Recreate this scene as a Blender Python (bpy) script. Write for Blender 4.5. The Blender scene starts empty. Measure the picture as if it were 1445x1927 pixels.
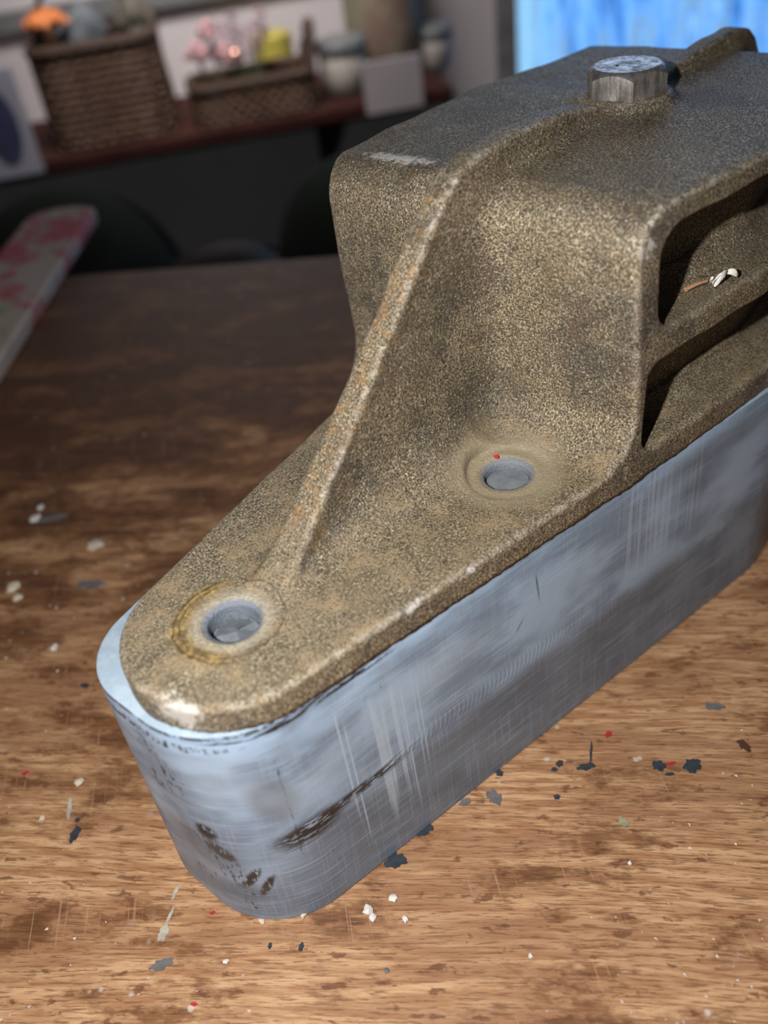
import bpy, bmesh, math, random
import numpy as np
from mathutils import Vector, Matrix
random.seed(7)
sc = bpy.context.scene
COL = sc.collection
S = 0.24                                   # metres per model unit (camera height above the bench = 1 unit)

# ------------------------------------------------------------------ camera
W_, H_ = 1445.0, 1927.0
FPX = 1713.0
PITCH = math.radians(38.0)
_d = np.array([318.0, 2170.0]); _d /= np.hypot(*_d)
_down = np.array([_d[0]*math.cos(PITCH), _d[1]*math.cos(PITCH), math.sin(PITCH)])
_z = -_down
_y = np.array([0, 0, 1.0]); _y = _y-_y.dot(_z)*_z; _y /= np.linalg.norm(_y)
_x = np.cross(_y, _z)
RCW = np.array([_x, _y, _z])               # camera (x right, y down, z forward) -> world
CAMP = np.array([0, 0, 1.0])
def ray(px, py):
    r = RCW @ np.array([px-W_/2, py-H_/2, FPX]); return r/np.linalg.norm(r)
def hit(px, py, z=0.0):
    r = ray(px, py); return CAMP+(z-CAMP[2])/r[2]*r
cd = bpy.data.cameras.new('camera'); cam = bpy.data.objects.new('camera', cd); COL.objects.link(cam)
M = Matrix(((RCW[0][0], -RCW[0][1], -RCW[0][2]), (RCW[1][0], -RCW[1][1], -RCW[1][2]), (RCW[2][0], -RCW[2][1], -RCW[2][2])))
cam.matrix_world = Matrix.Translation(Vector(CAMP*S)) @ M.to_4x4()
cd.sensor_fit = 'VERTICAL'; cd.sensor_height = 36; cd.lens = 36*FPX/H_
cd.clip_start = 0.01; cd.clip_end = 50
cd.dof.use_dof = True; cd.dof.focus_distance = 1.06*S; cd.dof.aperture_fstop = 7.5
sc.camera = cam
# ------------------------------------------------------------------ light
w = bpy.data.worlds.new('world'); sc.world = w; w.use_nodes = True
bg = w.node_tree.nodes['Background']; bg.inputs[0].default_value = (0.62, 0.75, 1.0, 1); bg.inputs[1].default_value = 0.016
def light(name, typ, loc, power, color=(1, 1, 1), size=0.01, target=None, **k):
    l = bpy.data.lights.new(name, typ); o = bpy.data.objects.new(name, l); COL.objects.link(o)
    o.location = Vector(loc)*S; l.energy = power; l.color = color
    if typ == 'AREA': l.shape = 'RECTANGLE'; l.size = size; l.size_y = k.get('sy', size); l.spread = k.get('spread', math.pi)
    else: l.shadow_soft_size = size
    if target is not None:
        o.rotation_euler = (Vector(target)-Vector(loc)).to_track_quat('-Z', 'Y').to_euler()
    return o
fl = CAMP + RCW @ np.array([-0.21, -0.05, 0.0])
light('phone_flash', 'POINT', fl, 4.35, (1, 0.96, 0.90), 0.003)
light('window_daylight', 'AREA', (1.6, 5.4, 1.7), 0.7, (0.75, 0.87, 1.0), 0.5, (0.3, 0.8, 0.3), sy=0.5)
light('shelf_lamp', 'AREA', (-0.6, 4.6, 3.2), 2.6, (1.0, 0.93, 0.9), 0.35, (-0.5, 6.2, -0.2), sy=0.2, spread=math.radians(75))
sc.view_settings.view_transform = 'Standard'; sc.view_settings.look = 'None'
sc.view_settings.gamma = 1; sc.view_settings.exposure = 0; sc.view_settings.use_curve_mapping = False

# ------------------------------------------------------------------ node helper
class NT:
    def __init__(s, name, rough=0.6, metal=0.0, spec=0.5):
        s.m = bpy.data.materials.new(name); s.m.use_nodes = True; s.t = s.m.node_tree
        s.b = s.t.nodes['Principled BSDF']
        s.b.inputs['Roughness'].default_value = rough; s.b.inputs['Metallic'].default_value = metal
        s.b.inputs['Specular IOR Level'].default_value = spec
        s.L = s.t.links
        tc = s.t.nodes.new('ShaderNodeTexCoord'); s.tc = tc
        s.P = s.vm('MULTIPLY', tc.outputs['Object'], (1/S, 1/S, 1/S))
    def put(s, sock, v):
        if hasattr(v, 'is_linked') or isinstance(v, bpy.types.NodeSocket): s.L.new(v, sock)
        elif isinstance(v, (tuple, list)) and sock.type == 'RGBA' and len(v) == 3: sock.default_value = (*v, 1)
        else: sock.default_value = v
    def vm(s, op, a, b=None):
        n = s.t.nodes.new('ShaderNodeVectorMath'); n.operation = op; s.put(n.inputs[0], a)
        if b is not None: s.put(n.inputs[1], b)
        return n.outputs[0]
    def ma(s, op, a, b=0.0, c=0.0, clamp=False):
        n = s.t.nodes.new('ShaderNodeMath'); n.operation = op; n.use_clamp = clamp
        s.put(n.inputs[0], a); s.put(n.inputs[1], b); s.put(n.inputs[2], c); return n.outputs[0]
    def sep(s, v):
        n = s.t.nodes.new('ShaderNodeSeparateXYZ'); s.put(n.inputs[0], v); return n.outputs
    def com(s, x, y, z=0.0):
        n = s.t.nodes.new('ShaderNodeCombineXYZ')
        for i, v in enumerate((x, y, z)): s.put(n.inputs[i], v)
        return n.outputs[0]
    def noise(s, vec, scale, detail=2, rough=0.5, dist=0.0, color=False):
        n = s.t.nodes.new('ShaderNodeTexNoise'); s.put(n.inputs['Vector'], vec)
        n.inputs['Scale'].default_value = scale; n.inputs['Detail'].default_value = detail
        n.inputs['Roughness'].default_value = rough; n.inputs['Distortion'].default_value = dist
        return n.outputs['Color'] if color else n.outputs['Fac']
    def vor(s, vec, scale, out='Distance', rnd=1.0):
        n = s.t.nodes.new('ShaderNodeTexVoronoi'); s.put(n.inputs['Vector'], vec)
        n.inputs['Scale'].default_value = scale; n.inputs['Randomness'].default_value = rnd; return n.outputs[out]
    def wave(s, vec, scale, dist=0, det=2, dscale=1, direction='X', typ='BANDS'):
        n = s.t.nodes.new('ShaderNodeTexWave'); s.put(n.inputs['Vector'], vec); n.wave_type = typ
        if typ == 'BANDS': n.bands_direction = direction
        n.inputs['Scale'].default_value = scale; n.inputs['Distortion'].default_value = dist
        n.inputs['Detail'].default_value = det; n.inputs['Detail Scale'].default_value = dscale
        return n.outputs['Fac']
    def mr(s, v, a, b, c=0.0, d=1.0, smooth=True):
        n = s.t.nodes.new('ShaderNodeMapRange'); n.interpolation_type = 'SMOOTHSTEP' if smooth else 'LINEAR'
        for i, q in enumerate((v, a, b, c, d)): s.put(n.inputs[i], q)
        return n.outputs[0]
    def mix(s, f, a, b, mode='MIX'):
        n = s.t.nodes.new('ShaderNodeMix'); n.data_type = 'RGBA'; n.blend_type = mode
        s.put(n.inputs[0], f); s.put(n.inputs[6], a); s.put(n.inputs[7], b); return n.outputs[2]
    def ramp(s, f, stops):
        n = s.t.nodes.new('ShaderNodeValToRGB'); s.put(n.inputs[0], f); e = n.color_ramp.elements
        while len(e) < len(stops): e.new(0.5)
        for q, (p, c) in zip(e, stops): q.position = p; q.color = (*c, 1)
        return n.outputs[0]
    def attr(s, name):
        n = s.t.nodes.new('ShaderNodeAttribute'); n.attribute_name = name; return n.outputs['Fac']
    def color(s, c): s.put(s.b.inputs['Base Color'], c)
    def rough(s, c): s.put(s.b.inputs['Roughness'], c)
    def bump(s, h, strength=0.3, dist=0.002, normal=None):
        n = s.t.nodes.new('ShaderNodeBump'); s.put(n.inputs['Height'], h)
        n.inputs['Strength'].default_value = strength; n.inputs['Distance'].default_value = dist*S
        if normal is not None: s.put(n.inputs['Normal'], normal)
        s.L.new(n.outputs[0], s.b.inputs['Normal']); return n.outputs[0]
    def blob(s, x, y, cx, cy, rx, ry, ang=0.0, nz=None, amt=0.6, soft=0.25):
        """soft-edged elliptical mask around (cx,cy), edge broken by the noise value nz"""
        ca, sa = math.cos(ang), math.sin(ang)
        dx = s.ma('SUBTRACT', x, cx); dy = s.ma('SUBTRACT', y, cy)
        a = s.ma('ADD', s.ma('MULTIPLY', dx, ca/rx), s.ma('MULTIPLY', dy, sa/rx))
        b = s.ma('ADD', s.ma('MULTIPLY', dx, -sa/ry), s.ma('MULTIPLY', dy, ca/ry))
        r = s.ma('SQRT', s.ma('ADD', s.ma('MULTIPLY', a, a), s.ma('MULTIPLY', b, b)))
        if nz is not None: r = s.ma('ADD', r, s.ma('MULTIPLY', s.ma('SUBTRACT', nz, 0.5), amt*2))
        return s.mr(r, 1+soft, 1-soft)
def plain(name, c, rough=0.6, metal=0.0, var=0.25, scale=6.0, c2=None):
    n = NT(name, rough, metal, 0.5 if max(c) > .08 else 0.12)
    f = n.noise(n.P, scale, 4, 0.6)
    c2 = c2 or tuple(min(1, q*(1-var)) for q in c)
    n.color(n.mix(n.mr(f, 0.35, 0.65), c, c2)); n.bump(n.noise(n.P, scale*6, 3), 0.15, 0.004)
    return n.m

# ------------------------------------------------------------------ object helpers
def link(name, me, mats=None, parent=None, loc=None, rotz=0.0, smooth=True):
    o = bpy.data.objects.new(name, me); COL.objects.link(o)
    if mats is not None:
        for m in (mats if isinstance(mats, (list, tuple)) else [mats]): me.materials.append(m)
    if parent is not None: o.parent = parent
    if loc is not None: o.location = Vector(loc)*S
    if rotz: o.rotation_euler[2] = rotz
    if smooth: me.polygons.foreach_set('use_smooth', [True]*len(me.polygons))
    return o
def bm_obj(name, bm, mats, parent=None, loc=None, rotz=0.0, smooth=True, bevel=0.0):
    """bm is in model units; converted to metres here"""
    for v in bm.verts: v.co *= S
    bm.normal_update()
    me = bpy.data.meshes.new(name); bm.to_mesh(me); bm.free()
    o = link(name, me, mats, parent, loc, rotz, smooth)
    if smooth: me.set_sharp_from_angle(angle=math.radians(38))
    if bevel:
        b = o.modifiers.new('bevel', 'BEVEL'); b.width = bevel*S; b.segments = 3; b.limit_method = 'ANGLE'; b.angle_limit = math.radians(40)
        b.harden_normals = False
    return o
def empty(name, loc, rotz=0.0):
    o = bpy.data.objects.new(name, None); COL.objects.link(o); o.location = Vector(loc)*S; o.rotation_euler[2] = rotz
    o.empty_display_size = 0.02; return o
def tag(o, label, cat, group=None):
    o['label'] = label; o['category'] = cat
    if group: o['group'] = group
    return o
def struct(o, label=None, cat=None):
    o['kind'] = 'structure'
    if label: o['label'] = label; o['category'] = cat
    return o
def add_box(bm, x0, x1, y0, y1, z0, z1):
    vs = [bm.verts.new(p) for p in ((x0, y0, z0), (x1, y0, z0), (x1, y1, z0), (x0, y1, z0), (x0, y0, z1), (x1, y0, z1), (x1, y1, z1), (x0, y1, z1))]
    for f in ((0, 3, 2, 1), (4, 5, 6, 7), (0, 1, 5, 4), (1, 2, 6, 5), (2, 3, 7, 6), (3, 0, 4, 7)): bm.faces.new([vs[i] for i in f])
    return vs
def add_prism(bm, pts, z0, z1):
    a = [bm.verts.new((x, y, z0)) for x, y in pts]; b = [bm.verts.new((x, y, z1)) for x, y in pts]
    n = len(pts)
    for i in range(n): bm.faces.new((a[i], a[(i+1) % n], b[(i+1) % n], b[i]))
    bm.faces.new(list(reversed(a))); bm.faces.new(b)
def add_lathe(bm, prof, n=32, cx=0, cy=0, cap=True, wob=0.0):
    rings = []
    for r, z in prof:
        rings.append([bm.verts.new((cx+r*math.cos(2*math.pi*i/n)*(1+wob*math.sin(3*2*math.pi*i/n)), cy+r*math.sin(2*math.pi*i/n), z)) for i in range(n)])
    for a, b in zip(rings, rings[1:]):
        for i in range(n): bm.faces.new((a[i], a[(i+1) % n], b[(i+1) % n], b[i]))
    if cap: bm.faces.new(list(reversed(rings[0]))); bm.faces.new(rings[-1])
def add_tube(bm, pts, r, n=8, closed=False):
    pts = [Vector(p) for p in pts]; m = len(pts); rings = []
    for i, p in enumerate(pts):
        a = pts[(i-1) % m] if (closed or i > 0) else p; b = pts[(i+1) % m] if (closed or i < m-1) else p
        t = (b-a).normalized(); up = Vector((0, 0, 1)) if abs(t.z) < 0.9 else Vector((1, 0, 0))
        s_ = t.cross(up).normalized(); q = s_.cross(t)
        rr = r(i/(m-1)) if callable(r) else r
        rings.append([bm.verts.new(p+s_*rr*math.cos(2*math.pi*k/n)+q*rr*math.sin(2*math.pi*k/n)) for k in range(n)])
    for i in range(m if closed else m-1):
        a, b = rings[i], rings[(i+1) % m]
        for k in range(n): bm.faces.new((a[k], b[k], b[(k+1) % n], a[(k+1) % n]))
    if not closed: bm.faces.new(rings[0]); bm.faces.new(list(reversed(rings[-1])))
def add_lump(bm, c, r, seed, sub=2, flat=0.6, amp=0.3):
    rnd = random.Random(seed); res = bmesh.ops.create_icosphere(bm, subdivisions=sub, radius=1)
    ph = [rnd.uniform(0, 6.28) for _ in range(6)]; sx, sy = rnd.uniform(0.7, 1.3), rnd.uniform(0.7, 1.2); ra = rnd.uniform(0, 3.14)
    for v in res['verts']:
        d = 1+amp*(math.sin(3*v.co.x+ph[0])*math.sin(4*v.co.y+ph[1])+0.6*math.sin(6*v.co.z+ph[2])*math.sin(5*v.co.x+ph[3]))
        x, y, z = v.co.x*d*sx, v.co.y*d*sy, v.co.z*d*flat
        v.co = Vector((c[0]+r*(x*math.cos(ra)-y*math.sin(ra)), c[1]+r*(x*math.sin(ra)+y*math.cos(ra)), c[2]+r*z))

# ================================================================== MATERIALS
def mat_cast():
    n = NT('cast_iron', 0.62, 0.0, 0.55); P = n.P
    rust, dust, wear = n.attr('rust'), n.attr('dust'), n.attr('wear')
    f1 = n.noise(P, 430, 3, 0.72)                 # grain speckle
    f2 = n.noise(n.vm('ADD', P, (3, 7, 1)), 260, 3, 0.75)
    big = n.noise(P, 7, 4, 0.6)
    mid = n.noise(n.vm('ADD', P, (9, 2, 5)), 26, 4, 0.65)
    base = n.ramp(f1, [(0.34, (0.022, 0.020, 0.018)), (0.45, (0.095, 0.076, 0.050)), (0.54, (0.26, 0.21, 0.135)), (0.64, (0.62, 0.53, 0.37))])
    dark = n.ramp(f1, [(0.34, (0.017, 0.017, 0.017)), (0.50, (0.075, 0.066, 0.053)), (0.64, (0.30, 0.26, 0.20))])
    c = n.mix(n.mr(n.ma('ADD', n.ma('MULTIPLY', big, 0.6), n.ma('MULTIPLY', mid, 0.4)), 0.44, 0.60), base, dark)
    top = n.mr(n.sep(P)[2], 0.628, 0.655)
    c = n.mix(n.ma('MULTIPLY', top, 0.28), c, dark)
    c = n.mix(n.ma('MULTIPLY', n.mr(mid, 0.52, 0.7), 0.35), c, (0.17, 0.10, 0.045))
    spk = n.noise(n.vm('ADD', P, (5, 5, 2)), 380, 2, .6)
    c = n.mix(n.ma('MULTIPLY', n.mr(spk, .62, .68), .75), c, (0.78, 0.70, 0.52))  # sparse metallic glints painted into the colour as pale flecks
    c = n.mix(n.ma('MULTIPLY', n.mr(spk, .37, .32), .7), c, (0.02, 0.018, 0.016))
    # settled tan dust
    dm = n.ma('MULTIPLY', dust, n.mr(n.ma('ADD', n.ma('MULTIPLY', mid, 0.7), n.ma('MULTIPLY', big, 0.45)), 0.50, 0.68), clamp=True)
    c = n.mix(n.ma('MULTIPLY', dm, n.mr(f1, 0.36, 0.52)), c, (0.37, 0.285, 0.175))
    # rust
    rm = n.ma('MULTIPLY', rust, n.mr(n.noise(n.vm('MULTIPLY', P, (1, 1, 0.6)), 70, 6, 0.8), 0.47, 0.66), clamp=True)
    c = n.mix(n.ma('MULTIPLY', rm, 0.75), c, n.mix(n.mr(f2, .4, .6), (0.20, 0.10, 0.03), (0.42, 0.22, 0.07)))
    # bright wear
    wm = n.ma('MULTIPLY', wear, n.mr(n.noise(P, 110, 5, 0.8), 0.44, 0.62), clamp=True)
    c = n.mix(n.ma('MULTIPLY', wm, .8), c, (0.58, 0.53, 0.47))
    # scuffs (white) on corners : local frame x=u, y=-v
    X, Y, Z = n.sep(P)
    nz = n.noise(P, 60, 4, 0.7); nz3 = n.noise(P, 95, 5, 0.85)
    def sph(cx, cy, cz, r, amt=1.6):
        d = n.vm('SUBTRACT', P, (cx, cy, cz)); d = n.vm('DIVIDE', d, r)
        ln = n.t.nodes.new('ShaderNodeVectorMath'); ln.operation = 'LENGTH'; n.put(ln.inputs[0], d)
        return n.mr(n.ma('ADD', ln.outputs['Value'], n.ma('MULTIPLY', n.ma('SUBTRACT', nz3, 0.5), 4.5)), 1.0, 0.5)
    sc_ = [(-.108, -.045, .360, (.016, .03, .02)), (.475, .135, .66, (.012, .055, .02)), (.455, .12, .625, (.02, .028, .015)),
           (.447, -.188, .625, (.012, .02, .016)), (.19, -.155, .366, (.013, .004, .005)), (.12, -.138, .366, (.011, .004, .005))]
    for a in sc_: c = n.mix(n.ma('MULTIPLY', sph(*a), 0.9), c, (0.66, 0.64, 0.62))
    # rings round the two screw holes
    def radial(cu, cv):
        dx = n.ma('SUBTRACT', X, cu); dy = n.ma('SUBTRACT', Y, -cv)
        return n.ma('SQRT', n.ma('ADD', n.ma('MULTIPLY', dx, dx), n.ma('MULTIPLY', dy, dy))), dx, dy
    low = n.mr(Z, 0.40, 0.385)
    r1, dx, dy = radial(0, 0)
    rj = n.ma('ADD', r1, n.ma('MULTIPLY', n.ma('SUBTRACT', nz, 0.5), 0.010))
    ring = n.ma('MULTIPLY', n.mr(rj, 0.0655, 0.060), low)
    side = n.mr(n.ma('ADD', n.ma('MULTIPLY', dx, -0.6), n.ma('MULTIPLY', dy, 0.5)), -0.012, 0.022)
    c = n.mix(n.ma('MULTIPLY', n.ma('MULTIPLY', ring, side), 0.95), c, n.mix(n.mr(nz3, .42, .56), (0.44, 0.30, 0.11), (0.16, 0.11, 0.05)))
    c = n.mix(n.ma('MULTIPLY', n.ma('MULTIPLY', n.mr(rj, 0.052, 0.036), low), 0.85), c, n.mix(n.mr(f2, .4, .6), (0.33, 0.30, 0.24), (0.50, 0.45, 0.36)))
    c = n.mix(n.ma('MULTIPLY', n.mr(r1, 0.034, 0.029), low), c, (0.20, 0.23, 0.28))
    line = n.ma('MULTIPLY', n.ma('MULTIPLY', n.mr(n.ma('ABSOLUTE', n.ma('SUBTRACT', rj, 0.0535)), 0.0014, 0.0004), low), n.mr(nz, 0.38, 0.5))
    c = n.mix(n.ma('MULTIPLY', line, 0.8), c, (0.07, 0.045, 0.02))
    ln2 = n.ma('MULTIPLY', n.ma('MULTIPLY', n.mr(n.ma('ABSOLUTE', n.ma('SUBTRACT', rj, 0.0595)), 0.0016, 0.0005), low), n.ma('MULTIPLY', side, n.mr(nz3, .40, .46)))
    c = n.mix(n.ma('MULTIPLY', ln2, 0.85), c, (0.06, 0.035, 0.015))
    r2, dx2, dy2 = radial(0.351, 0.0905)
    rk = n.ma('ADD', r2, n.ma('MULTIPLY', n.ma('SUBTRACT', mid, 0.5), 0.03))
    c = n.mix(n.ma('MULTIPLY', n.ma('MULTIPLY', n.mr(rk, 0.085, 0.04), low), 0.8), c, n.mix(f2, (0.34, 0.28, 0.19), (0.46, 0.39, 0.28)))
    c = n.mix(n.ma('MULTIPLY', n.mr(r2, 0.034, 0.029), low), c, (0.22, 0.245, 0.28))
    n.color(c)
    n.rough(n.mr(f1, 0.35, 0.65, 0.68, 0.40)); n.put(n.b.inputs['Metallic'], n.ma('MULTIPLY', n.mr(f1, .44, .6), n.ma('SUBTRACT', .28, n.ma('MULTIPLY', dm, .2))))
    h = n.ma('ADD', n.ma('MULTIPLY', f1, 0.6), n.ma('ADD', n.ma('MULTIPLY', f2, 0.6), n.ma('MULTIPLY', mid, 0.8)))
    n.bump(h, 0.75, 0.0036)
    return n.m
def mat_block():
    n = NT('grey_blue_paint', 0.42, 0.0, 0.5)
    uvn = n.tc.outputs['UV']; U, V, _ = n.sep(uvn)
    P = n.P
    soft = n.noise(n.com(n.ma('MULTIPLY', U, 5), n.ma('MULTIPLY', V, 9)), 1.6, 3, 0.55)
    br1 = n.noise(n.com(n.ma('MULTIPLY', U, 10), n.ma('MULTIPLY', V, 330)), 1.0, 3, 0.6)       # lengthwise brush marks
    br2 = n.noise(n.com(n.ma('MULTIPLY', U, 330), n.ma('MULTIPLY', V, 9)), 1.0, 3, 0.6)        # upright brush marks
    fine = n.noise(P, 260, 3, 0.6)
    sp = n.noise(P, 55, 5, 0.7)
    c = n.mix(n.mr(soft, 0.36, 0.62), (0.33, 0.46, 0.64), (0.19, 0.255, 0.355))
    # lower part of the side is a shade greyer below the tool line
    line = n.ma('ADD', 0.160, n.ma('MULTIPLY', n.ma('SUBTRACT', soft, 0.5), 0.03))
    below = n.ma('MULTIPLY', n.mr(n.ma('SUBTRACT', V, line), 0.008, -0.030), n.mr(U, -.12, -.03, .25, 1.0))
    c = n.mix(n.ma('MULTIPLY', below, 0.72), c, (0.105, 0.130, 0.170))
    c = n.mix(n.ma('MULTIPLY', n.ma('MULTIPLY', n.mr(br1, 0.5, 0.72), 0.40), 1.0), c, (0.50, 0.64, 0.82))
    c = n.mix(n.ma('MULTIPLY', n.mr(br2, 0.52, 0.68), 0.30), c, (0.38, 0.46, 0.58))
    # cutter chatter, a row of small arcs along the tool line
    arc = n.ma('SINE', n.ma('MULTIPLY', n.ma('ADD', U, n.ma('MULTIPLY', n.ma('POWER', n.ma('ABSOLUTE', n.ma('SUBTRACT', V, 0.175)), 2.0), 14.0)), 900))
    band = n.ma('MULTIPLY', n.mr(n.ma('ABSOLUTE', n.ma('SUBTRACT', V, 0.168)), 0.022, 0.004), n.ma('MULTIPLY', n.mr(U, 0.02, 0.10), n.mr(U, 0.42, 0.30)))
    c = n.mix(n.ma('MULTIPLY', n.ma('MULTIPLY', band, n.mr(arc, -0.2, 1.0)), 0.28), c, (0.07, 0.08, 0.09))
    # two sets of pale vertical rubs
    def rubs(u0, u1, z0, z1, k, seed, lo=0.55):
        q = n.noise(n.com(n.ma('MULTIPLY', n.ma('ADD', U, n.ma('MULTIPLY', V, 0.02)), k), seed, 0.0), 1.0, 1, 0.5)
        vv = n.ma('ADD', V, n.ma('MULTIPLY', n.ma('SUBTRACT', n.noise(n.com(n.ma('MULTIPLY', U, k*0.8), seed+5.0), 1.0, 1), 0.5), 0.16))
        m = n.ma('MULTIPLY', n.mr(q, lo, lo+0.05), n.ma('MULTIPLY', n.mr(U, u0, u0+0.012), n.mr(U, u1, u1-0.012)))
        return n.ma('MULTIPLY', m, n.ma('MULTIPLY', n.mr(vv, z0-.02, z0+.05), n.mr(vv, z1+.015, z1-.02)))
    c = n.mix(n.ma('MULTIPLY', rubs(-0.005, 0.135, 0.09, 0.27, 150, 1.3), 0.60), c, (0.50, 0.61, 0.74))
    c = n.mix(n.ma('MULTIPLY', rubs(0.43, 0.60, 0.18, 0.32, 120, 4.1, 0.50), 0.45), c, (0.46, 0.55, 0.67))
    # dark smears where the paint is rubbed through
    st = n.noise(n.com(n.ma('MULTIPLY', U, 34), n.ma('MULTIPLY', n.ma('SUBTRACT', V, n.ma('MULTIPLY', U, 0.10)), 210)), 1.0, 4, 0.7)
    st2 = n.noise(n.com(n.ma('MULTIPLY', U, 160), n.ma('MULTIPLY', V, 60)), 1.0, 4, 0.75)
    blk = (0.018, 0.016, 0.015)
    def smear(cu, cv, ru, rv, ang, nz, thr, k=0.9, amt=1.0):
        nonlocal c
        m = n.ma('MULTIPLY', n.blob(U, V, cu, cv, ru, rv, ang, nz, 0.5*amt, 0.4), n.mr(nz, thr, thr+0.05))
        c = n.mix(n.ma('MULTIPLY', m, min(1, k*1.1)), c, blk)
    smear(-.045, .152, .045, .018, .05, st, .40)
    smear(.020, .158, .065, .008, .02, st, .43, .85)
    smear(.060, .166, .050, .004, .05, st, .50, .6)
    smear(-.048, .138, .050, .012, .0, st, .55, .6)
    smear(-.02, .275, .030, .010, .1, st, .60, .8)
    smear(.045, .285, .03, .012, .2, st2, .60, .8)
    smear(.052, .235, .02, .020, .2, st2, .61, .7)
    smear(-.205, .29, .018, .016, .0, st2, .52, .8)
    smear(-.185, .245, .016, .03, -.1, st2, .52, .85)
    smear(-.215, .225, .012, .016, 0, st2, .50, .8)
    smear(-.150, .115, .020, .05, .25, st2, .53, .85)
    smear(-.175, .150, .03, .010, .1, st2, .47, .5)
    smear(-.135, .05, .012, .035, .1, st2, .56, .8)
    smear(-.19, .07, .03, .012, .2, st2, .54, .6)
    smear(.296, .272, .0016, .022, .12, st2, .2, .6, .2)
    smear(.266, .233, .010, .0016, .9, st2, .2, .5, .2)
    smear(-.200, .315, .10, .006, .0, st2, .50, .9)
    smear(-.02, .326, .10, .004, .0, st, .45, .9)
    smear(-.160, .17, .012, .012, .5, st2, .40, .85)
    smear(-.150, .135, .010, .016, .9, st2, .42, .85)
    smear(-.125, .09, .022, .006, 1.0, st2, .42, .85)
    smear(-.110, .075, .020, .005, 1.1, st2, .40, .85)
    dash = n.ma('MULTIPLY', n.mr(n.ma('ABSOLUTE', n.ma('ADD', n.ma('SUBTRACT', U, -.062), n.ma('MULTIPLY', n.ma('SUBTRACT', sp, .5), .008))), .0016, .0006), n.mr(st2, .46, .55))
    smear(-.200, .315, .10, .006, .0, st2, .50, .9)
    smear(-.02, .326, .10, .004, .0, st, .45, .9)
    smear(-.160, .17, .012, .012, .5, st2, .40, .85)
    smear(-.150, .135, .010, .016, .9, st2, .42, .85)
    smear(-.125, .09, .022, .006, 1.0, st2, .42, .85)
    smear(-.110, .075, .020, .005, 1.1, st2, .40, .85)
    dash = n.ma('MULTIPLY', dash, n.mr(V, .11, .13)); dash = n.ma('MULTIPLY', dash, n.mr(V, .29, .27))
    c = n.mix(n.ma('MULTIPLY', dash, 0.7), c, blk)
    # soft grey patches, then soft pale ones
    for a in ((-.075, .225, .022, .035, .2, .75), (-.175, .13, .045, .03, -.2, .55), (-.145, .055, .05, .022, .1, .4), (.62, .30, .10, .018, .0, .45), (.60, .26, .05, .02, .1, .4), (.22, .13, .10, .02, .1, .3), (.45, .12, .12, .03, .15, .3)):
        c = n.mix(n.ma('MULTIPLY', n.blob(U, V, *a[:5], soft, 1.0, 0.55), a[5]), c, (0.085, 0.095, 0.108))
    for a in ((.66, .20, .06, .045, .9, .35), (.12, .25, .10, .03, .1, .5), (-.03, .22, .05, .03, .2, .35), (-.12, .26, .04, .04, .2, .35), (.36, .25, .08, .03, .1, .3), (.70, .10, .05, .04, .9, .3)):
        c = n.mix(n.ma('MULTIPLY', n.blob(U, V, *a[:5], soft, 1.0, 0.6), a[5]), c, (0.40, 0.49, 0.62))
    # chipped top arris
    chip = n.ma('MULTIPLY', n.mr(V, .3285, .3320), n.mr(n.noise(P, 45, 5, 0.75), .42, .50)); chip = n.ma('MULTIPLY', chip, n.mr(V, .3365, .3355)); chip = n.ma('MULTIPLY', chip, n.mr(U, .30, .10, .15, 1.0))
    c = n.mix(n.ma('MULTIPLY', chip, 0.85), c, blk)
    # flat top is the cleanest, palest paint
    geo = n.t.nodes.new('ShaderNodeNewGeometry'); nzv = n.sep(geo.outputs['Normal'])[2]
    tp = n.mr(nzv, 0.8, 0.95)
    X, Y, Z = n.sep(P)
    ct = n.mix(n.mr(sp, .45, .6), (0.31, 0.40, 0.50), (0.37, 0.46, 0.56))
    ct = n.mix(n.ma('MULTIPLY', n.mr(n.noise(n.vm('MULTIPLY', P, (1, .5, 1)), 34, 3, .6), .66, .70), .9), ct, blk)
    ct = n.mix(n.mr(Z, .325, .315), ct, (0.10, 0.115, 0.135))
    c = n.mix(tp, c, ct)
    n.color(c)
    n.rough(n.mr(n.ma('ADD', n.ma('MULTIPLY', br1, .5), n.ma('MULTIPLY', soft, .5)), .35, .65, .28, .52))
    h = n.ma('ADD', n.ma('MULTIPLY', br1, .6), n.ma('ADD', n.ma('MULTIPLY', br2, .4), n.ma('MULTIPLY', fine, .3)))
    n.bump(n.ma('ADD', h, n.ma('MULTIPLY', n.ma('MULTIPLY', arc, band), .25)), .22, .0015)
    return n.m
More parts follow.
